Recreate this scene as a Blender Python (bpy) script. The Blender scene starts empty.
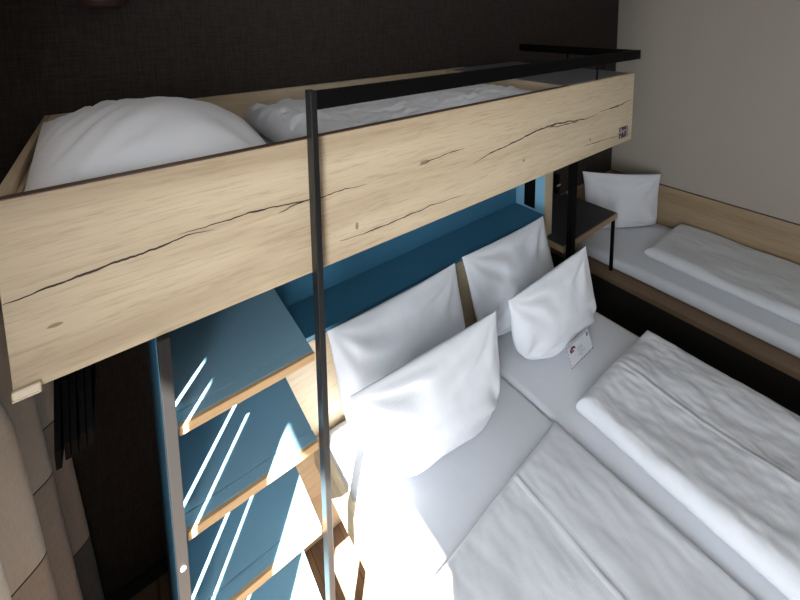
import bpy, bmesh, math, random
from mathutils import Vector, Matrix, noise

scene = bpy.context.scene
COL = scene.collection
random.seed(4)

# ------------------------------------------------------------------ materials
class NT:
    def __init__(s, name):
        s.m = bpy.data.materials.new(name); s.m.use_nodes = True
        s.t = s.m.node_tree; s.b = s.t.nodes['Principled BSDF']
    def n(s, typ, **kw):
        nd = s.t.nodes.new(typ)
        for k, v in kw.items():
            if hasattr(nd, k) and k not in ('Scale',): setattr(nd, k, v)
        return nd
    def l(s, a, b): s.t.links.new(a, b)
    def set(s, **kw):
        for k, v in kw.items():
            s.b.inputs[k.replace('_', ' ')].default_value = v
    def coords(s, scale=(1, 1, 1), rot=(0, 0, 0)):
        tc = s.n('ShaderNodeTexCoord'); mp = s.n('ShaderNodeMapping')
        mp.inputs['Scale'].default_value = scale; mp.inputs['Rotation'].default_value = rot
        s.l(tc.outputs['Object'], mp.inputs['Vector']); return mp.outputs['Vector']
    def noise(s, vec, scale, detail=4, rough=.55, dist=0):
        nd = s.n('ShaderNodeTexNoise'); nd.inputs['Scale'].default_value = scale
        nd.inputs['Detail'].default_value = detail; nd.inputs['Roughness'].default_value = rough
        nd.inputs['Distortion'].default_value = dist
        s.l(vec, nd.inputs['Vector']); return nd.outputs['Fac']
    def ramp(s, fac, stops):
        r = s.n('ShaderNodeValToRGB'); e = r.color_ramp.elements
        while len(e) < len(stops): e.new(.5)
        for q, (p, c) in zip(e, stops):
            q.position = p; q.color = tuple(c) + (1,) if len(c) == 3 else c
        s.l(fac, r.inputs['Fac']); return r.outputs['Color']
    def mix(s, fac, a, b, mode='MIX'):
        m = s.n('ShaderNodeMix'); m.data_type = 'RGBA'; m.blend_type = mode
        if isinstance(fac, float): m.inputs[0].default_value = fac
        else: s.l(fac, m.inputs[0])
        s.l(a, m.inputs[6]); s.l(b, m.inputs[7]); return m.outputs[2]
    def bump(s, h, strength=.2, dist=.01):
        b = s.n('ShaderNodeBump'); b.inputs['Strength'].default_value = strength
        b.inputs['Distance'].default_value = dist
        s.l(h, b.inputs['Height']); s.l(b.outputs['Normal'], s.b.inputs['Normal'])

def plain(name, col, rough=.5, metal=0., nscale=60, nstr=.03, var=.06):
    t = NT(name); t.set(Roughness=rough, Metallic=metal)
    v = t.coords(); f = t.noise(v, nscale, 3)
    c = t.ramp(f, [(.3, [x*(1-var) for x in col]), (.7, [min(1, x*(1+var)) for x in col])])
    t.l(c, t.b.inputs['Base Color']); t.bump(f, nstr, .004); return t.m

def oak(name, axis, light=(.60, .495, .345), mid=(.505, .40, .265), dark=(.36, .265, .165), spread=1.0):
    t = NT(name); t.set(Roughness=.55)
    a = {'x': (.7, 11, 11), 'y': (11, .7, 11), 'z': (11, 11, .7)}[axis]
    v = t.coords(a)
    big = t.noise(v, .55*spread, 5, .6, .25)
    fine = t.noise(t.coords(tuple(q*5.5 for q in a)), 2.4, 5, .7, .0)
    iso = t.noise(t.coords(tuple(q**.8 for q in a)), .75, 5, .6, .8)
    c1 = t.ramp(big, [(.30, dark), (.44, mid), (.60, light), (.85, mid)])
    c2 = t.ramp(iso, [(.30, dark), (.46, mid), (.62, light)])
    c = t.mix(.62, c1, c2)
    c3 = t.ramp(fine, [(.34, (.66, .61, .56)), (.5, (1, 1, 1)), (.8, (1.06, 1.05, 1.03))])
    c = t.mix(.55, c, c3, 'MULTIPLY')
    t.l(c, t.b.inputs['Base Color']); t.bump(fine, .12, .002); return t.m

def linen(name, col, stripe=None, rough=.85, sheen=.25, crease=.25):
    t = NT(name); t.set(Roughness=rough, Sheen_Weight=sheen); t.b.inputs['Specular IOR Level'].default_value = .2
    v = t.coords(); f = t.noise(v, 9, 5, .6, .4)
    c = t.ramp(f, [(.3, [x*.97 for x in col]), (.7, col)])
    t.l(c, t.b.inputs['Base Color'])
    h = f
    if stripe:
        w = t.n('ShaderNodeTexWave'); w.wave_type = 'BANDS'; w.bands_direction = stripe
        w.inputs['Scale'].default_value = 38.; w.inputs['Distortion'].default_value = .25
        t.l(v, w.inputs['Vector'])
        m = t.n('ShaderNodeMath'); m.operation = 'MULTIPLY_ADD'; m.inputs[1].default_value = .10
        t.l(w.outputs['Fac'], m.inputs[0]); t.l(f, m.inputs[2]); h = m.outputs[0]
    t.bump(h, crease, .012); return t.m

def weave(name, col, scale=90, var=.35, rough=.9):
    t = NT(name); t.set(Roughness=rough); t.b.inputs['Specular IOR Level'].default_value = .15
    a = t.noise(t.coords((scale*.06, scale*.06, scale)), 2., 3, .6)
    b = t.noise(t.coords((scale, scale, scale*.06)), 2., 3, .6)
    m = t.n('ShaderNodeMath'); m.operation = 'ADD'; t.l(a, m.inputs[0]); t.l(b, m.inputs[1])
    h = t.n('ShaderNodeMath'); h.operation = 'MULTIPLY'; h.inputs[1].default_value = .5; t.l(m.outputs[0], h.inputs[0])
    c = t.ramp(h.outputs[0], [(.36, [x*(1-var) for x in col]), (.64, [x*(1+var) for x in col])])
    t.l(c, t.b.inputs['Base Color']); t.bump(h.outputs[0], .25, .003); return t.m

M = {}
M['oak_x'] = oak('oak_grain_x', 'x')
M['oak_y'] = oak('oak_grain_y', 'y')
M['oak_z'] = oak('oak_grain_z', 'z')
M['oak_edge'] = oak('oak_edge_strip', 'x', (.62, .40, .20), (.54, .34, .165), (.44, .27, .13))
M['oak_single_y'] = oak('shaded_oak_y', 'y', (.42, .305, .185), (.32, .225, .13), (.20, .13, .07))  # copy of the loft bed's oak, with shade put into its colour
M['oak_single_x'] = oak('shaded_oak_x', 'x', (.42, .305, .185), (.32, .225, .13), (.20, .13, .07))
M['oak_brown'] = oak('oak_brown', 'y', (.25, .165, .10), (.20, .13, .075), (.14, .09, .05))
M['edge_dark'] = plain('dark_edge_band', (.10, .06, .035), .5)
M['crack'] = plain('crack_fill', (.035, .022, .014), .8)
M['knot'] = plain('knot_wood', (.28, .19, .115), .7)
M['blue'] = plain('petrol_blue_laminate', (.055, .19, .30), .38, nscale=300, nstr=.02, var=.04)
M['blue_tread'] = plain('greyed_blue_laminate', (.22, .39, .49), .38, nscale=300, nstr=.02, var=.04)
M['blue_lit'] = plain('lit_blue_laminate', (.25, .50, .66), .45, nscale=300, nstr=.02, var=.04)  # lighter copy of the blue, with window light put into its colour
M['black'] = plain('black_steel', (.0035, .003, .003), .6, .0, 200, .03)
M['steel'] = plain('dark_steel_post', (.0115, .011, .0108), .42, .0, 200, .03)
M['black_plastic'] = plain('black_plastic', (.003, .003, .003), .7)
M['grey_lam'] = plain('anthracite_laminate', (.13, .138, .15), .5, nscale=300)
M['table_lam'] = plain('black_grey_laminate', (.03, .031, .034), .5, nscale=300)
M['plinth'] = plain('black_plinth', (.012, .010, .009), .7)
M['sheet'] = linen('sheet_cotton', (.70, .72, .76), None, crease=.10)
M['pillow'] = linen('pillow_cotton', (.75, .765, .80), 'Z', crease=.10)
M['duvet'] = linen('duvet_satin_stripe', (.69, .705, .735), 'Y', crease=.14)
M['duvet_y'] = linen('duvet_satin_stripe_along', (.69, .705, .735), 'X', crease=.14)
M['wall_dark'] = weave('dark_woven_wallpaper', (.044, .036, .032), 120, .35)
M['wall_light'] = plain('greige_plaster', (.37, .325, .27), .9, nscale=140, nstr=.08, var=.03)
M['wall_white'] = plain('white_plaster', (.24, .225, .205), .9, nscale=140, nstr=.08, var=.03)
M['ceiling'] = plain('white_ceiling', (.60, .585, .56), .9, nscale=140, nstr=.05, var=.02)
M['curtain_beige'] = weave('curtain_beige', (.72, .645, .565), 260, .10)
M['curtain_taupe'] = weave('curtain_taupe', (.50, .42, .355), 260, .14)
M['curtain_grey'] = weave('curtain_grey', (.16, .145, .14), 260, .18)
M['seam'] = plain('curtain_seam', (.03, .026, .024), .9)
M['paper'] = plain('card_paper', (.70, .72, .76), .7, nscale=40, var=.02)
M['ink_red'] = plain('card_red', (.32, .05, .06), .6)
M['ink_dark'] = plain('card_dark_ink', (.03, .03, .05), .6)
M['ink_grey'] = plain('card_grey_ink', (.35, .37, .40), .7)
M['plaque'] = plain('plaque_dark', (.035, .02, .035), .4)
M['plaque_mark'] = plain('plaque_pale_mark', (.42, .36, .38), .5)
M['cap'] = plain('clear_cap', (.62, .52, .38), .3)
M['lamp_dark'] = plain('lamp_dark_red', (.05, .02, .018), .5)
M['metal_pale'] = plain('pale_metal', (.65, .65, .66), .3, .6)

M['black_plastic'].node_tree.nodes['Principled BSDF'].inputs['Specular IOR Level'].default_value = .1
M['steel'].node_tree.nodes['Principled BSDF'].inputs['Specular IOR Level'].default_value = .25
M['black'].node_tree.nodes['Principled BSDF'].inputs['Specular IOR Level'].default_value = .06
def floor_mat():
    t = NT('walnut_planks'); t.set(Roughness=.5)
    br = t.n('ShaderNodeTexBrick'); v = t.coords((1, 1, 1), (0, 0, math.pi/2))
    br.inputs['Scale'].default_value = 1.; br.inputs['Brick Width'].default_value = 1.1
    br.inputs['Row Height'].default_value = .14; br.inputs['Mortar Size'].default_value = .0015
    br.inputs['Color1'].default_value = (.30, .19, .115, 1); br.inputs['Color2'].default_value = (.22, .14, .085, 1)
    br.inputs['Mortar'].default_value = (.05, .03, .02, 1); t.l(v, br.inputs['Vector'])
    g = t.noise(t.coords((30, 2.2, 1)), 1.5, 5, .65, .6)
    c = t.ramp(g, [(.3, (.55, .5, .46)), (.55, (1, 1, 1)), (.75, (1.15, 1.12, 1.08))])
    t.l(t.mix(.75, br.outputs['Color'], c, 'MULTIPLY'), t.b.inputs['Base Color']); t.bump(g, .1, .002); return t.m
M['floor'] = floor_mat()

# ------------------------------------------------------------------ mesh helpers
def box(bm, x0, x1, y0, y1, z0, z1, bev=0., mi=0, seg=2):
    vs = [bm.verts.new((x, y, z)) for x in (x0, x1) for y in (y0, y1) for z in (z0, z1)]
    idx = [(0, 1, 3, 2), (4, 6, 7, 5), (0, 4, 5, 1), (2, 3, 7, 6), (0, 2, 6, 4), (1, 5, 7, 3)]
    fs = [bm.faces.new([vs[i] for i in q]) for q in idx]
    for f in fs: f.material_index = mi
    if bev:
        es = list({e for f in fs for e in f.edges})
        bmesh.ops.bevel(bm, geom=es, offset=bev, segments=seg, profile=.5, affect='EDGES', material=mi)
    return fs

def prism(bm, pts, z0, z1, bev=0., mi=0):
    """polygon pts (counter-clockwise) in plan, extruded in z"""
    b = [bm.verts.new((x, y, z0)) for x, y in pts]; t = [bm.verts.new((x, y, z1)) for x, y in pts]
    fs = [bm.faces.new(b[::-1]), bm.faces.new(t)]
    n = len(pts)
    for i in range(n): fs.append(bm.faces.new((b[i], b[(i+1) % n], t[(i+1) % n], t[i])))
    for f in fs: f.material_index = mi
    if bev:
        es = list({e for f in fs for e in f.edges})
        bmesh.ops.bevel(bm, geom=es, offset=bev, segments=2, profile=.5, affect='EDGES', material=mi)

def tube(bm, pts, r, n=10, mi=0, caps=True):
    rings = []
    pts = [Vector(p) for p in pts]
    for i, p in enumerate(pts):
        d = (pts[min(i+1, len(pts)-1)] - pts[max(i-1, 0)]).normalized()
        a = d.orthogonal().normalized() if i == 0 else (prev - d*prev.dot(d)).normalized()
        prev = a; b = d.cross(a)
        rr = r[i] if isinstance(r, (list, tuple)) else r
        rings.append([bm.verts.new(p + a*rr*math.cos(2*math.pi*k/n) + b*rr*math.sin(2*math.pi*k/n)) for k in range(n)])
    for A, B in zip(rings, rings[1:]):
        for k in range(n):
            f = bm.faces.new((A[k], A[(k+1) % n], B[(k+1) % n], B[k])); f.material_index = mi; f.smooth = True
    if caps:
        for R in (rings[0][::-1], rings[-1]):
            f = bm.faces.new(R); f.material_index = mi

def obj(name, bm, mats, parent=None, smooth=False):
    me = bpy.data.meshes.new(name)
    bmesh.ops.recalc_face_normals(bm, faces=bm.faces)
    if smooth:
        for f in bm.faces: f.smooth = True
    off = Vector((0, 0, 0))
    if parent is not None:
        off = world_loc(parent)
        bmesh.ops.translate(bm, verts=bm.verts, vec=-off)
    bm.to_mesh(me); bm.free()
    for m in (mats if isinstance(mats, (list, tuple)) else [mats]): me.materials.append(m)
    o = bpy.data.objects.new(name, me); COL.objects.link(o)
    if parent is not None: o.parent = parent
    return o

def world_loc(o):
    v = Vector(o.location)
    while o.parent is not None:
        o = o.parent; v += Vector(o.location)
    return v

def thing(name, label, cat, loc, group=None):
    o = bpy.data.objects.new(name, None); COL.objects.link(o); o.location = loc
    o.empty_display_size = .1
    o['label'] = label; o['category'] = cat
    if group: o['group'] = group
    return o

def tag(o, label, cat, group=None):
    o['label'] = label; o['category'] = cat
    if group: o['group'] = group
    return o

def rebase(o, loc):
    """move a top-level mesh's origin to loc"""
    o.data.transform(Matrix.Translation(-Vector(loc))); o.location = loc
    return o

def struct(name, bm, mats):
    o = obj(name, bm, mats); o['kind'] = 'structure'; return o

def B(*a, **k):
    bm = bmesh.new(); box(bm, *a, **k); return bm

def smstep(n, p=1.0):
    return [0.5 - 0.5*math.cos(math.pi*i/n) if p else i/n for i in range(n+1)]

def bilerp(c, u, v):
    BL, BR, TR, TL = c
    return (BL*(1-u) + BR*u)*(1-v) + (TL*(1-u) + TR*u)*v

def grid_shell(top, bot, nu, nv):
    """closed shell from two (nu+1)x(nv+1) grids of Vectors that share their rim"""
    bm = bmesh.new()
    T = [[bm.verts.new(top[i][j]) for j in range(nv+1)] for i in range(nu+1)]
    Bt = [[T[i][j] if i in (0, nu) or j in (0, nv) else bm.verts.new(bot[i][j]) for j in range(nv+1)] for i in range(nu+1)]
    for i in range(nu):
        for j in range(nv):
            bm.faces.new((T[i][j], T[i+1][j], T[i+1][j+1], T[i][j+1]))
            q = [Bt[i][j], Bt[i][j+1], Bt[i+1][j+1], Bt[i+1][j]]
            if len(set(q)) == 4:
                try: bm.faces.new(q)
                except ValueError: pass
    for f in bm.faces: f.smooth = True
    return bm

def fbm(p, s, seed):
    return noise.fractal(Vector((p[0]*s[0]+seed*7.3, p[1]*s[1]-seed*3.1, p[2]*s[2]+seed)), .9, 2.1, 4)

def pillow_bm(BL, BR, TR, TL, T=.085, pinch=.06, seed=1, wr=.006, belly=.25, up=None, n=56, folds=.010, flat=None, pw=.5, low=.72, round_=0., fan=0.):
    c = [Vector(p) for p in (BL, BR, TR, TL)]
    nrm = (c[1]-c[0]).cross(c[3]-c[0]).normalized()
    if up is not None and nrm.dot(Vector(up)) < 0: nrm = -nrm
    us = smstep(n); top = []; bot = []
    for u in us:
        rt, rb = [], []
        for v in us:
            uu = .5 + (u-.5)*(1 - pinch*4*v*(1-v)); vv = .5 + (v-.5)*(1 - pinch*4*u*(1-u)) if v > .5 else v
            if round_ and v < .5:      # lower corners slump into a soft round
                a_, b_ = 2*u-1, 1-2*v
                uu = .5 + (uu-.5)*math.sqrt(1 - round_*b_*b_*a_**4); vv = .5 + (vv-.5)*math.sqrt(1 - round_*a_**4*b_*b_)
            p = bilerp(c, uu, vv)
            s = max(0., math.sin(math.pi*u)*math.sin(math.pi*v**low))
            t = T*(s**pw)*(1 + belly*(.5-v))
            w = fbm(p, (5, 5, 5), seed)*wr*min(1., s*4)
            # folds radiating from the corners
            fo = 0.
            for k, (cu, cv) in enumerate(((0, 0), (1, 0), (1, 1), (0, 1))):
                du, dv = u-cu, v-cv; d = math.hypot(du, dv)
                if d > 1e-6:
                    a = math.atan2(abs(dv), abs(du))
                    fo += math.sin(a*11 + seed*1.7 + k*2.1 + 3*noise.noise(Vector((u*3, v*3, seed+k))))*math.exp(-((d-.28)/.2)**2)
            # short creases hanging from the upper seam
            fo += .6*noise.noise(Vector((u*13+seed, v*2.2, 5.)))*max(0, v-.35)
            fo *= folds*min(1., s*3)
            if fan:
                q_ = u*1.1 - v*.75
                fo += fan*(noise.noise(Vector((q_*13, (u+v)*1.3, 2.7))) + .5*noise.noise(Vector((q_*29, (u+v)*2, 8.1))))*math.exp(-(u/.34)**2)*min(1., s*4)
            a = p + nrm*(t + w + fo); b = p - nrm*(t*.85 + w)
            if flat is not None:
                a.z = max(a.z, flat); b.z = max(b.z, flat)
            rt.append(a); rb.append(b)
        top.append(rt); bot.append(rb)
    return grid_shell(top, bot, n, n)

def duvet_bm(c, z0, th, r=None, seed=1, wr=.008, nu=90, nv=110, sag=0., aniso=(3, 7, 3), edge_wob=.006, puff=.0, seam=None, crk=.16):
    """folded duvet slab; c = plan corners BL, BR, TR, TL; z0 underside height"""
    c = [Vector((p[0], p[1], 0)) for p in c]
    r = r or th*.75
    W = (c[1]-c[0]).length; L = (c[3]-c[0]).length
    def sp(n):  # dense near both edges
        return [0.5 - 0.5*math.cos(math.pi*i/n)*(0.55+0.45*abs(math.cos(math.pi*i/n))) for i in range(n+1)]
    us, vs = sp(nu), sp(nv); top, bot = [], []
    for u in us:
        rt, rb = [], []
        for v in vs:
            p = bilerp(c, u, v)
            de = min(u*W, (1-u)*W, v*L, (1-v)*L)
            k = min(1., max(0., de/r)); s = math.sqrt(max(0., 1-(1-k)**2))
            w = fbm(p, aniso, seed)*wr + noise.noise(Vector((p.x*2.1, p.y*1.7, seed)))*wr*1.3
            w += (abs(fbm(p, tuple(3.1*q for q in aniso), seed+3))-.2)*wr*crk
            e = fbm(p, (4, 4, 1), seed+9)*edge_wob
            pu = puff*(math.sin(math.pi*u)*math.sin(math.pi*v))**.5
            sm = 0.
            if seam:
                for (su, amp, wd) in seam:
                    d = (u - su)*W + .012*noise.noise(Vector((v*3, su, 1)))
                    sm += amp*math.exp(-(d/wd)**2)
            q = p + Vector((e*(1-s), e*(1-s), 0))
            rt.append(q + Vector((0, 0, z0 + th/2 + (th/2 + pu)*s + (w + sm)*s)))
            rb.append(q + Vector((0, 0, z0 + th/2 - th/2*s)))
        top.append(rt); bot.append(rb)
    return grid_shell(top, bot, nu, nv)

def mattress_bm(x0, x1, y0, y1, z0, z1, r=.035):
    bm = bmesh.new(); box(bm, x0, x1, y0, y1, z0, z1)
    es = [e for e in bm.edges]
    bmesh.ops.bevel(bm, geom=es, offset=r, segments=6, profile=.5, affect='EDGES')
    for f in bm.faces: f.smooth = True
    return bm

# ------------------------------------------------------------------ the room   (camera stands at x=0, y=0, z=2.4)
YB, XR, XL, YF, ZC = 1.86, 3.945, -.45, -3.3, 2.78
struct('floor', B(XL-.15, XR+.1, YF-.1, YB+.1, -.06, 0), M['floor'])
struct('ceiling', B(XL-.15, XR+.1, YF-.1, YB+.1, ZC, ZC+.08), M['ceiling'])
struct('wall_back', B(XL-.15, XR, YB, YB+.1, 0, ZC), M['wall_dark'])
struct('wall_right', B(XR, XR+.1, YF-.1, YB+.1, 0, ZC), M['wall_light'])
struct('wall_front', B(XL-.15, XR, YF-.1, YF, 0, ZC), M['wall_white'])
# wall with the window the sun comes through
WY0, WY1, WZ0, WZ1 = -.72, .482, .25, 2.62
bm = bmesh.new()
box(bm, XL-.10, XL, YF, WY0, 0, ZC); box(bm, XL-.10, XL, WY1, YB, 0, ZC)
box(bm, XL-.10, XL, WY0, WY1, 0, WZ0); box(bm, XL-.10, XL, WY0, WY1, WZ1, ZC)
struct('wall_left', bm, M['wall_white'])
bm = bmesh.new()
box(bm, XL-.035, XL,   .172, .3365, WZ0, WZ1)          # unseen wide stile by the slim side light, shaped to make the sun streaks
box(bm, XL-.06, XL-.01, WY0, WY0+.05, WZ0, WZ1)
box(bm, XL-.06, XL-.01, WY0, .172, WZ0, WZ0+.05); box(bm, XL-.06, XL-.01, WY0, .172, WZ1-.04, WZ1)
struct('window_1', bm, M['wall_white'])
struct('baseboard_back', B(XL, XR, YB-.012, YB, 0, .065), M['plinth'])
# unseen balcony-like slab, added outside to cut the sun off
SUN = Vector((.65, .76, -.923)).normalized()
K = .923/.65
def shade_z(x): return 2.4 - 1.352 + K*(.42 - x)
xs = -2.6
struct('sun_block_slab_1', B(xs, XL-.12, -9, 6, shade_z(xs), shade_z(xs)+.25), M['wall_white'])

# ------------------------------------------------------------------ loft bed
BT, BB = 2.0785, 1.696          # top and bottom of the side boards
loft = thing('loft_bed', 'oak loft bed with long cracked front board and black guard rail, by the dark wall', 'loft bed', (1.07, 1.43, BB))
bm = B(-.19, 2.345, 1.0, 1.022, BB, BT, bev=.0015)
CR = [
 [(-.189,1.883),(-.151,1.888),(-.108,1.891),(-.062,1.895),(-.027,1.897),(.013,1.900),(.059,1.903),(.108,1.911),(.170,1.908)],
 [(.094,1.918),(.139,1.919),(.227,1.920),(.300,1.918),(.366,1.911),(.405,1.908),(.452,1.905),(.515,1.908),(.592,1.902)],
 [(.320,1.898),(.366,1.906),(.405,1.908)],
 [(.785,1.916),(.837,1.917),(.906,1.926),(1.004,1.927)],
 [(.494,1.756),(.596,1.751),(.709,1.753),(.836,1.758),(1.020,1.751)],
 [(1.046,1.857),(1.139,1.878),(1.278,1.890),(1.411,1.907),(1.519,1.918),(1.654,1.913),(1.830,1.898),(1.954,1.904)],
 [(1.974,1.911),(2.166,1.915),(2.329,1.931)],
 [(1.821,1.758),(1.987,1.756),(2.182,1.744)],
 [(1.520,1.909),(1.614,1.901),(1.784,1.896)],
]
CW = [.0088, .0070, .005, .0055, .0055, .0105, .008, .005, .006]
for c, w in zip(CR, CW):
    L = []
    for (a, b) in zip(c, c[1:]):
        for k in range(14):
            t = k/14; L.append((a[0]*(1-t)+b[0]*t, a[1]*(1-t)+b[1]*t))
    L.append(c[-1]); n = len(L); prev = None
    for i, (x, z) in enumerate(L):
        z += .0035*noise.noise(Vector((x*22, w*900, 0))) + .0015*noise.noise(Vector((x*90, w*900, 3)))
        hw = w*.5*(math.sin(math.pi*min(1, max(.02, i/(n-1))))**.5)*(.45+.8*abs(noise.noise(Vector((x*17, 4, w*300)))))
        cur = (bm.verts.new((x, .9994, z-hw)), bm.verts.new((x, .9994, z+hw)))
        if prev:
            f = bm.faces.new((prev[0], cur[0], cur[1], prev[1])); f.material_index = 1
        prev = cur
for (kx, kz, rx, rz) in ((.551, 1.783, .005, .012), (.815, 1.919, .022, .007), (2.154, 1.916, .035, .006),
                         (1.886, 1.781, .006, .010), (-.122, 1.809, .012, .004), (1.35, 1.80, .007, .006)):
    vs = [bm.verts.new((kx + rx*math.cos(a)*(1+.25*noise.noise(Vector((a*2, kx*9, 1)))), .9995, kz + rz*math.sin(a)*(1+.25*noise.noise(Vector((a*2, kx*9, 2))))))
          for a in [2*math.pi*k/18 for k in range(18)]]
    f = bm.faces.new(vs); f.material_index = 2
obj('front_board', bm, [M['oak_x'], M['crack'], M['knot']], loft)
fb = [o for o in COL.objects if o.name == 'front_board'][0]
obj('edge_band', B(-.19, 1.69, 1.0, 1.022, BT+.0002, BT+.0022), M['edge_dark'], fb)
bm = bmesh.new(); box(bm, -.192, -.150, .992, .9995, BB-.004, BB+.014, bev=.0035)
box(bm, -.192, -.150, .992, 1.022, BB-.008, BB-.0025, bev=.002)
obj('corner_cap', bm, M['cap'], fb)['label'] = 'pale rounded corner cap'
bm = B(2.193, 2.287, .9965, .9995, BB+.030, BB+.091)
for (x0, x1, z0, z1) in ((2.198, 2.212, .076, .086), (2.205, 2.212, .055, .09), (2.165, 2.235, .063, .070), (2.198, 2.208, .032, .046),
                         (2.226, 2.262, .066, .074), (2.270, 2.274, .030, .100), (2.236, 2.243, .05, .074)):
    box(bm, x0, x1, .9950, .9964, BB+z0, BB+z1, mi=1)
obj('emblem_plate', bm, [M['plaque'], M['plaque_mark']], fb)['label'] = 'small dark plate with pale marks'
obj('back_board', B(-.1735, 1.82, 1.815, 1.838, BB, BT, bev=.0015), M['oak_x'], loft)
eb = obj('end_board', B(-.19, -.174, 1.0225, 1.838, BB, BT, bev=.0015), M['oak_y'], loft)
obj('inner_ledge', B(-.1735, -.164, 1.023, 1.814, BB+.05, BT-.03, bev=.0015), M['oak_y'], eb)
obj('bed_base', B(-.163, 2.34, 1.023, 1.814, BB, BB+.03), M['grey_lam'], loft)
bm = bmesh.new(); box(bm, 1.68, 2.343, 1.023, 1.838, BT-.022, BT-.002)
sh = obj('shelf_top', bm, M['grey_lam'], loft)
obj('shelf_front', B(1.66, 1.679, 1.023, 1.814, BB+.031, BT-.023), M['oak_y'], loft)
obj('edge_strip', B(1.655, 1.6795, 1.023, 1.814, BT-.0225, BT-.001), M['oak_y'], sh)
obj('end_panel', B(2.322, 2.343, 1.023, 1.838, BB+.031, BT-.023), M['oak_y'], loft)
# guard rail and posts
RT, RB = 2.4-.189, 2.4-.238
gr = obj('guard_rail', B(.4235, 2.331, .966, .988, RB, RT, bev=.002), M['black'], loft)
obj('end_rail', B(2.309, 2.331, .9885, 1.768, RB, RT, bev=.002), M['black'], loft)
for x in (1.95,):
    bm = bmesh.new(); tube(bm, [(x, .977, RB+.001), (x, .977, RB-.02), (x, 1.011, RB-.02), (x, 1.011, BT)], .004)
    obj('standoff', bm, M['black'], gr)
bm = bmesh.new(); tube(bm, [(2.32, 1.40, RB+.001), (2.32, 1.40, BT-.0025)], .006)
obj('standoff', bm, M['black'], gr)
po = obj('post', B(.405, .423, .962, .9985, 0, RT+.003, bev=.002), M['steel'], loft)
bm = bmesh.new()
for z in (RT-.018, RT-.045):
    tube(bm, [(.4052, .979, z), (.403, .979, z)], .005, 12)
obj('bolt', bm, M['steel'], po)
obj('post', B(2.333, 2.382, 1.336, 1.374, 0, BB-.0135, bev=.002), M['black'], loft)
obj('post_bracket', B(2.20, 2.415, 1.30, 1.40, BB-.0125, BB-.001), M['black'], loft)

m = obj('mattress', mattress_bm(-.158, 1.652, 1.03, 1.80, BB+.032, 1.94, .03), M['sheet'])
rebase(m, (.75, 1.42, BB+.032)); tag(m, 'mattress lying inside the oak loft bed, under the round pillow', 'mattress')
p = obj('pillow', pillow_bm((-.162, 1.06, 2.03), (.365, 1.055, 1.99), (.40, 1.66, 1.985), (-.162, 1.52, 2.115), T=.15, pinch=.0, seed=3, wr=.005, belly=.1, up=(0, 0, 1), folds=.004, flat=1.942, fan=.024, pw=.55, low=1.), M['pillow'])
rebase(p, (.12, 1.36, 1.942)); tag(p, 'big puffy white pillow on the oak loft bed', 'pillow')
d = obj('duvet', duvet_bm([(.455, 1.048), (1.632, 1.048), (1.63, 1.62), (.43, 1.70)], 1.942, .118, r=.05, seed=5, crk=.75, wr=.028, aniso=(4, 9, 3), edge_wob=.022), M['duvet_y'])
rebase(d, (1.0, 1.38, 1.942)); tag(d, 'folded white duvet on the oak loft bed behind the guard rail', 'duvet')

# ------------------------------------------------------------------ steps up to the loft bed
steps = thing('bed_steps', 'blue steps with oak front edges and slim left post, below the loft bed', 'steps', (.24, 1.2, 0))
SZ = [1.451, 1.165, .876, .588, .299]
for z in SZ:
    bm = bmesh.new()
    box(bm, .0645, .4035, 1.012, 1.044, z-.024, z, bev=.001); box(bm, .0645, .4035, 1.0475, 1.42, z-.024, z, bev=.001)
    box(bm, .0645, .4035, 1.0435, 1.048, z-.024, z-.004)
    tr = obj('tread', bm, M['blue_tread'], steps)
    obj('edge_strip', B(.0645, .4035, 1.0, 1.0115, z-.0245, z-.0005, bev=.001), M['oak_edge'], tr)['label'] = 'oak front edge'
obj('side_panel', B(.038, .0635, 1.072, 1.84, 0, BB-.002, bev=.001), M['blue'], steps)
obj('back_panel', B(.0645, .4035, 1.421, 1.44, 0, BB-.002), M['blue'], steps)
pst = obj('post', B(.038, .062, .985, 1.030, 0, BB-.002, bev=.0015), M['steel'], steps)
bm = bmesh.new(); tube(bm, [(.050, .986, 1.10), (.050, .982, 1.10)], .006, 12)
obj('screw_cap', bm, M['metal_pale'], pst)

# ------------------------------------------------------------------ headboard unit with ledge
LZ = 2.4-1.39
head = thing('headboard', 'oak headboard with petrol blue ledge and back panel, behind the double bed', 'headboard', (1.37, 1.65, 0))
obj('front_panel', B(.43, 2.318, 1.535, 1.558, 0, LZ-.002, bev=.001), M['oak_x'], head)
obj('ledge', B(.43, 2.318, 1.537, 1.776, LZ-.0015, LZ+.018), M['blue'], head)
obj('back_panel', B(.43, 2.318, 1.777, 1.80, 0, BB-.002), M['blue'], head)
obj('end_panel', B(.405, .4295, 1.535, 1.80, 0, LZ+.018), M['oak_z'], head)
sp_ = obj('side_panel', B(2.32, 2.405, 1.5385, 1.80, 0, BB-.002), M['blue_lit'], head)
sp_['label'] = 'blue side panel with window light in its colour'
obj('edge_strip', B(2.32, 2.405, 1.532, 1.538, 0, BB-.002), M['oak_z'], sp_)['label'] = 'oak front edge'
bm = B(2.3125, 2.3195, 1.613, 1.702, 1.045, 1.30, bev=.002)
for z in (1.09, 1.17, 1.25):
    tube(bm, [(2.3125, 1.657, z), (2.3105, 1.657, z)], .026, 20)
obj('socket_plate', bm, M['black_plastic'], sp_)['label'] = 'tall black socket plate'

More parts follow.
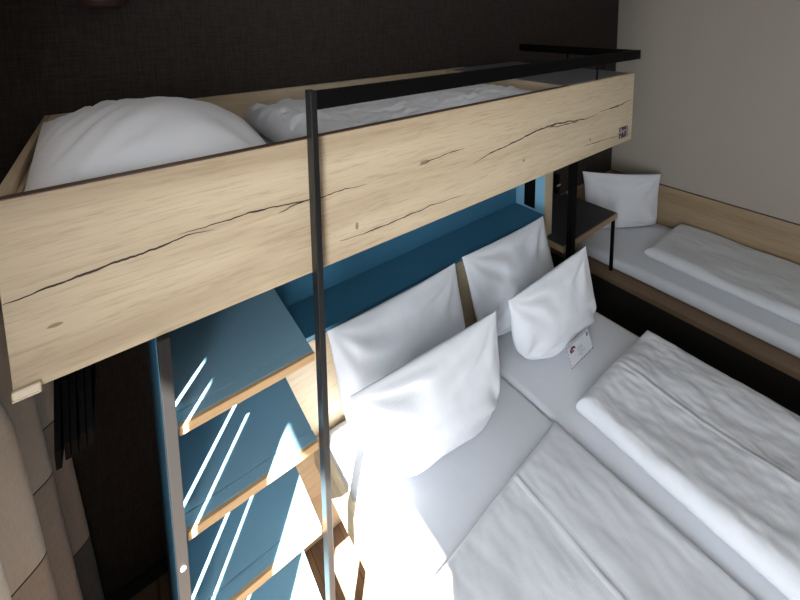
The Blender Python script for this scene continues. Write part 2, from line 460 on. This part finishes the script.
# ------------------------------------------------------------------ double bed
bed = thing('double_bed', 'wide double bed with oak side boards in front of the oak headboard', 'bed', (1.48, .5, 0))
obj('base', B(.80, 2.20, -.40, 1.50, 0, .36), M['plinth'], bed)
obj('side_board', B(.596, .622, -.47, 1.528, .415, .543, bev=.002), M['oak_y'], bed)
obj('side_board', B(2.328, 2.352, -.47, 1.33, .36, .52, bev=.002), M['oak_y'], bed)
obj('foot_board', B(.6225, 2.3275, -.47, -.452, .36, .52, bev=.002), M['oak_x'], bed)
obj('platform', B(.625, 2.326, -.45, 1.525, .361, .40), M['oak_brown'], bed)
MT = .55
a = obj('mattress', mattress_bm(.624, 1.503, -.45, 1.528, .402, MT, .03), M['sheet'])
rebase(a, (1.06, .54, .402)); tag(a, 'white sheeted mattress of the double bed beside the blue steps', 'mattress', 'double bed mattresses')
b = obj('mattress', mattress_bm(1.507, 2.327, -.45, 1.528, .402, MT, .03), M['sheet'])
rebase(b, (1.92, .54, .402)); tag(b, 'white sheeted mattress of the double bed holding the pillow with the card', 'mattress', 'double bed mattresses')

def P(name, label, **kw):
    co = kw.pop('co'); o = obj(name, pillow_bm(*co, up=(0, -1, 0), **kw), M['pillow'])
    xs_ = [v.co.x for v in o.data.vertices]; ys_ = [v.co.y for v in o.data.vertices]; zs_ = [v.co.z for v in o.data.vertices]
    rebase(o, ((min(xs_)+max(xs_))/2, (min(ys_)+max(ys_))/2, min(zs_))); tag(o, label, 'pillow', kw.get('group')); return o
Z0 = MT+.002
P('pillow', 'white pillow leaning on the oak headboard beside the blue steps', co=((.68, 1.40, .56), (1.46, 1.395, .56), (1.403, 1.47, 1.078), (.652, 1.47, 1.073)), T=.085, pinch=.035, seed=11, round_=.25, wr=.008, folds=.013, flat=Z0)
P('pillow', 'wrinkled white pillow leaning on the headboard, closest to the black socket', co=((1.53, 1.40, .56), (2.30, 1.40, .56), (2.19, 1.46, 1.093), (1.446, 1.46, 1.10)), T=.085, pinch=.035, seed=12, round_=.25, wr=.012, folds=.018, flat=Z0)
P('pillow', 'large white pillow in front, its lower half in the sunlight', co=((.69, 1.20, .555), (1.39, 1.125, .555), (1.377, 1.16, 1.003), (.62, 1.22, .989)), T=.10, pinch=.02, belly=.55, seed=13, round_=.32, wr=.007, folds=.012, flat=Z0)
P('pillow', 'white pillow in front with a small printed card against it', co=((1.59, 1.205, .555), (2.28, 1.13, .555), (2.17, 1.15, 1.038), (1.52, 1.20, .966)), T=.10, pinch=.02, belly=.55, seed=14, round_=.32, wr=.008, folds=.013, flat=Z0)

# card: paper with a dashed border and small marks
bm = bmesh.new()
A0 = Vector((1.805, 1.006, Z0+.001)); U = Vector((.224, .002, 0)); V = Vector((.0, .038, .104)); N = U.cross(V).normalized()
if N.y > 0: N = -N
def card_quad(u0, u1, v0, v1, off, mi):
    vs = [bm.verts.new(A0 + U*u + V*v + N*off) for u, v in ((u0, v0), (u1, v0), (u1, v1), (u0, v1))]
    bm.faces.new(vs).material_index = mi
q = [[bm.verts.new(A0 + U*u + V*v + N*o_) for u, v in ((0, 0), (1, 0), (1, 1), (0, 1))] for o_ in (0, -.0012)]
bm.faces.new(q[0]); bm.faces.new(q[1][::-1])
for k in range(4): bm.faces.new((q[0][k], q[1][k], q[1][(k+1) % 4], q[0][(k+1) % 4]))
for k in range(15):
    u0 = k/15
    card_quad(u0+.008, u0+.042, .94, .985, .0006, 1 if k % 2 else 2); card_quad(u0+.008, u0+.042, .015, .06, .0006, 2 if k % 2 else 1)
for k in range(7):
    v0 = k/7
    card_quad(.006, .024, v0+.02, v0+.09, .0006, 2 if k % 2 else 1); card_quad(.976, .994, v0+.02, v0+.09, .0006, 1 if k % 2 else 2)
card_quad(.04, .96, .885, .90, .0006, 1)
for (u0, u1, v0, v1, mi) in ((.10, .17, .60, .76, 2), (.15, .22, .66, .82, 2), (.20, .30, .70, .80, 1), (.12, .26, .58, .64, 1), (.28, .33, .66, .74, 1),
                             (.86, .93, .74, .82, 1), (.88, .90, .68, .86, 1), (.84, .90, .70, .74, 1),
                             (.38, .58, .56, .59, 3), (.36, .62, .47, .50, 3), (.40, .60, .38, .41, 3), (.34, .66, .29, .32, 3), (.44, .56, .20, .23, 3)):
    card_quad(u0, u1, v0, v1, .0008, mi)
cd = obj('card', bm, [M['paper'], M['ink_dark'], M['ink_red'], M['ink_grey']])
rebase(cd, tuple(A0)); tag(cd, 'small white printed card with a dashed border, leaning on a pillow', 'card')

# duvets on the double bed
d1 = obj('duvet', duvet_bm([(.66, -.42), (1.492, -.42), (1.478, .895), (.72, .852)], Z0, .030, r=.03, seed=21, wr=.012, nu=100, nv=150, aniso=(5, 2.2, 3), seam=[(.57, .0055, .0045), (.593, -.002, .007)]), M['duvet'])
rebase(d1, (1.09, .24, Z0)); tag(d1, 'flat white duvet on the double bed half in the sun', 'duvet', 'double bed duvets')
d2 = obj('duvet', duvet_bm([(1.525, -.42), (2.325, -.42), (2.32, .855), (1.597, .865)], Z0, .095, r=.06, seed=22, wr=.016, nu=100, nv=150, aniso=(5, 3, 3), seam=[(.47, .005, .004), (.50, -.003, .008)]), M['duvet'])
rebase(d2, (1.99, .24, Z0)); tag(d2, 'thick folded white duvet on the double bed nearer the dark gap', 'duvet', 'double bed duvets')

# ------------------------------------------------------------------ single bed by the light wall
single = thing('single_bed', 'single bed with low oak wall boards in the corner under the greige wall', 'bed', (3.45, .8, 0))
obj('base', B(3.05, 3.90, -.2, 1.83, 0, .358), M['plinth'], single)
obj('front_rail', B(2.925, 3.035, -.25, 1.858, .36, .40, bev=.002), M['oak_brown'], single)
obj('platform', B(3.036, 3.918, -.25, 1.835, .36, .398), M['oak_brown'], single)
obj('plinth', B(2.985, 3.045, -.2, 1.835, 0, .358), M['plinth'], single)
bm = B(3.92, 3.944, -.25, 1.858, .36, .855, bev=.0015)
prev = None
for i in range(120):
    y = 1.83 - i*.0173; z = .80 - .02*math.sin(i*.045) - .0009*i + .012*noise.noise(Vector((y*3, 0, 0)))
    hw = .003*(.2+abs(noise.noise(Vector((y*5, 7, 0))))*1.5)
    cur = (bm.verts.new((3.9194, y, z-hw)), bm.verts.new((3.9194, y, z+hw)))
    if prev and noise.noise(Vector((y*2.1, 3, 3))) > -.35:
        bm.faces.new((prev[0], cur[0], cur[1], prev[1])).material_index = 1
    prev = cur
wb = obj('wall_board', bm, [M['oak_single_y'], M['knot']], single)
obj('edge_band', B(3.92, 3.944, -.25, 1.858, .8552, .858), M['edge_dark'], wb)
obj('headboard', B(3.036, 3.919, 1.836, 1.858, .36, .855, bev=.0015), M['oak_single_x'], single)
sm = obj('mattress', mattress_bm(3.04, 3.915, -.2, 1.832, .399, .50, .04), M['sheet'])
rebase(sm, (3.48, .8, .399)); tag(sm, 'sheeted mattress of the single bed by the greige wall', 'mattress')
sd = obj('duvet', duvet_bm([(3.17, -.15), (3.905, -.15), (3.90, 1.225), (3.235, 1.235)], .502, .085, r=.06, seed=31, wr=.014, nu=80, nv=110, aniso=(4, 2.2, 3), puff=.0), M['duvet'])
rebase(sd, (3.55, .5, .502)); tag(sd, 'folded white duvet on the single bed by the greige wall', 'duvet')
sp = obj('pillow', pillow_bm((3.26, 1.75, .51), (3.84, 1.37, .51), (3.84, 1.37, .985), (3.25, 1.78, 1.035), T=.075, seed=15, round_=.1, up=(-1, -1, 0), flat=.502, pinch=.05, wr=.007), M['pillow'])
rebase(sp, (3.55, 1.52, .502)); tag(sp, 'white pillow standing in the corner of the single bed', 'pillow')

# ------------------------------------------------------------------ night table between the beds
TZ = 2.4-1.532
tbl = thing('night_table', 'dark topped night table with oak edge and thin black leg between the beds', 'table', (2.66, 1.6, TZ))
pts = [(2.322, 1.388), (3.062, 1.388), (3.062, 1.83), (2.415, 1.83), (2.415, 1.528), (2.322, 1.528)]
bm = bmesh.new(); prism(bm, pts, TZ-.004, TZ); top = obj('table_top', bm, M['table_lam'], tbl)
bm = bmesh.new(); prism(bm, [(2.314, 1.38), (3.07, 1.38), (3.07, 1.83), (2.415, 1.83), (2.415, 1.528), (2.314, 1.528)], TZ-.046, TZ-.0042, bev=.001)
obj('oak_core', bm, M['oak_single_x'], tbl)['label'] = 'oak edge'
obj('leg', B(3.012, 3.033, 1.381, 1.401, .4005, TZ-.0465), M['black'], tbl)

# reading lamp on the dark wall behind the post
rl = thing('reading_lamp', 'small black reading lamp with pale strip on the dark wall behind the post', 'lamp', (2.99, YB-.01, .95))
bm = bmesh.new(); box(bm, 2.93, 2.97, YB-.035, YB-.001, .90, 1.06, bev=.004); obj('body', bm, M['black_plastic'], rl)
obj('light_strip', B(2.927, 2.973, YB-.043, YB-.036, .968, .981), M['metal_pale'], rl)
wl = thing('wall_lamp', 'dark lamp high on the dark wall above the puffy loft pillow', 'lamp', (0, YB, 2.48))
bm = bmesh.new(); tube(bm, [(0, YB-.07, 2.445), (0, YB-.07, 2.455), (0, YB-.07, 2.58)], [.05, .062, .055], 24); obj('lamp_shade', bm, M['lamp_dark'], wl, smooth=False)
obj('wall_mount', B(-.03, .03, YB-.02, YB-.001, 2.48, 2.56), M['lamp_dark'], wl)

# ------------------------------------------------------------------ hangers under the loft bed
rail = thing('clothes_rail', 'black clothes rail hung under the loft bed, behind its oak front board', 'rail', (-.08, 1.40, 1.62))
bm = bmesh.new(); tube(bm, [(-.19, 1.40, 1.615), (.03, 1.40, 1.615)], .010, 14); obj('rod', bm, M['black'], rail)
for x in (-.18, .02):
    bm = bmesh.new(); tube(bm, [(x, 1.40, 1.624), (x, 1.40, BB-.001)], .006, 10); obj('bracket', bm, M['black'], rail)
def hanger():
    h = thing('hanger', '', 'hanger', (0, 1.40, 1.605))
    bm = bmesh.new()
    pr = [Vector((0, 1.40 + .018*math.cos(a), 1.609 + .018*math.sin(a))) for a in [math.radians(g) for g in range(-30, 241, 15)]]
    pr = pr + [Vector((0, 1.40, 1.585)), Vector((0, 1.40, 1.54))]
    tube(bm, pr, .0025, 8); obj('hook', bm, M['steel'], h)
    bm = bmesh.new()
    # shoulders: a broad flat black bow, thick in x
    prof = []
    for i in range(25):
        t = -1 + i/12; y = 1.40 + .195*t; z = 1.545 - .17*abs(t)**1.35
        prof.append((y, z))
    low = [(y, z-.045-.015*(1-abs(-1+i/12))) for i, (y, z) in enumerate(prof)]
    w = .0056
    ring = []
    for (y, z), (y2, z2) in zip(prof, low):
        ring.append([bm.verts.new((sx*w, yy, zz)) for sx, yy, zz in ((-1, y, z), (1, y, z), (1, y2, z2), (-1, y2, z2))])
    for A_, B_ in zip(ring, ring[1:]):
        for k in range(4): bm.faces.new((A_[k], A_[(k+1) % 4], B_[(k+1) % 4], B_[k]))
    bm.faces.new(ring[0]); bm.faces.new(ring[-1][::-1])
    obj('shoulder', bm, M['black_plastic'], h)
    bm = bmesh.new(); box(bm, -.0045, .0045, 1.215, 1.585, 1.325, 1.345)
    box(bm, -.0045, .0045, 1.21, 1.222, 1.325, 1.375); box(bm, -.0045, .0045, 1.578, 1.590, 1.325, 1.375)
    obj('trouser_bar', bm, M['black_plastic'], h)
    bm = bmesh.new(); tube(bm, [(0, 1.211, 1.338), (0, 1.2085, 1.338)], .0022, 8); obj('clip', bm, M['metal_pale'], h)
    return h
def copy_tree(o, parent=None):
    c = o.copy(); COL.objects.link(c)
    if parent: c.parent = parent
    for ch in [q for q in list(COL.objects) if q.parent == o]: copy_tree(ch, c)
    return c
h0 = hanger()
hx = [-.168, -.152, -.138, -.122, -.108]
hl = ['black hanger at the curtain end of the row under the loft bed', 'black hanger second from the curtain in the row under the loft bed',
      'black hanger in the middle of the row of five under the loft bed', 'black hanger second from the steps in the row under the loft bed',
      'black hanger at the steps end of the row under the loft bed']
for i, (x, lb) in enumerate(zip(hx, hl)):
    h = h0 if i == 0 else copy_tree(h0)
    h.location = (x, 1.40 + (-.012, .004, -.002, .010, .014)[i], 1.605); h['label'] = lb; h['group'] = 'black hangers under the loft bed'

# ------------------------------------------------------------------ curtain
bm = bmesh.new()
b1, b2 = 2.4-1.35, 2.4-1.88
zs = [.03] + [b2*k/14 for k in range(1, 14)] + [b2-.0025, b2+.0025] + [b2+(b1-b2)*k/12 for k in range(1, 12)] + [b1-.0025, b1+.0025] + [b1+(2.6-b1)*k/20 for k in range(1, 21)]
NY = 150; rows = []
for z in zs:
    r = []
    for j in range(NY+1):
        y = .80 + .98*j/NY
        ph = 2*math.pi*(y-1.275)/.233
        lean = .075*max(0, (1.35-z))/1.35
        x = -.285 + lean + (.040+.016*max(0, (1.4-z))/1.4)*math.cos(ph + .25*math.sin(ph)) + .006*noise.noise(Vector((y*5, z*.8, 2)))
        x -= .095*max(0., min(1., (z-1.40)/.45))
        r.append(bm.verts.new((x, y, z)))
    rows.append(r)
for i in range(len(zs)-1):
    zm = (zs[i]+zs[i+1])/2
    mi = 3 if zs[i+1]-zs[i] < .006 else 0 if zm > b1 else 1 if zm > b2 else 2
    for j in range(NY):
        f = bm.faces.new((rows[i][j], rows[i][j+1], rows[i+1][j+1], rows[i+1][j])); f.material_index = mi; f.smooth = True
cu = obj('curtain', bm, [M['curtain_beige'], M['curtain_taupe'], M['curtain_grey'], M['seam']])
cu.modifiers.new('thick', 'SOLIDIFY').thickness = .003
rebase(cu, (-.28, 1.3, .03)); tag(cu, 'floor length curtain in beige, taupe and grey bands beside the loft bed', 'curtain')

# ------------------------------------------------------------------ light
sun = bpy.data.lights.new('sun', 'SUN'); sun.energy = 85.0; sun.angle = math.radians(.35); sun.color = (1, .97, .92)
so = bpy.data.objects.new('sun', sun); COL.objects.link(so); so.rotation_euler = SUN.to_track_quat('-Z', 'Y').to_euler(); so.location = (-4, -4, 5)
ar = bpy.data.lights.new('window_daylight', 'AREA'); ar.shape = 'RECTANGLE'; ar.size = .89; ar.size_y = WZ1-WZ0-.1
ar.energy = 80; ar.color = (.90, .95, 1.0)
ao = bpy.data.objects.new('window_daylight', ar); COL.objects.link(ao); ao.location = (XL-.11, -.274, (WZ0+WZ1)/2)
ao.rotation_euler = Vector((1, 0, 0)).to_track_quat('-Z', 'Y').to_euler()
w = bpy.data.worlds.new('sky'); scene.world = w; w.use_nodes = True
w.node_tree.nodes['Background'].inputs['Color'].default_value = (.62, .78, 1.0, 1)
w.node_tree.nodes['Background'].inputs['Strength'].default_value = .6

# ------------------------------------------------------------------ camera
cam = bpy.data.cameras.new('camera'); co = bpy.data.objects.new('camera', cam); COL.objects.link(co)
cam.sensor_fit = 'HORIZONTAL'; cam.sensor_width = 36; cam.lens = 397.6614/800*36
cam.shift_x = (400-413)/800; cam.shift_y = -(300-62)/800; cam.clip_start = .02
R3 = Matrix(((.7920950963, .0752490341, -.6057416458), (-.6103144281, .0812431544, -.7879821373), (-.0100825327, .9938496530, .1102778754)))
mw = R3.to_4x4(); mw.translation = (0, 0, 2.4); co.matrix_world = mw
scene.camera = co
vs = scene.view_settings; vs.view_transform = 'Standard'; vs.look = 'None'; vs.exposure = 0.; vs.gamma = 1.; vs.use_curve_mapping = False
scene.cycles.use_denoising = True
scene.cycles.max_bounces = 10; scene.cycles.diffuse_bounces = 6
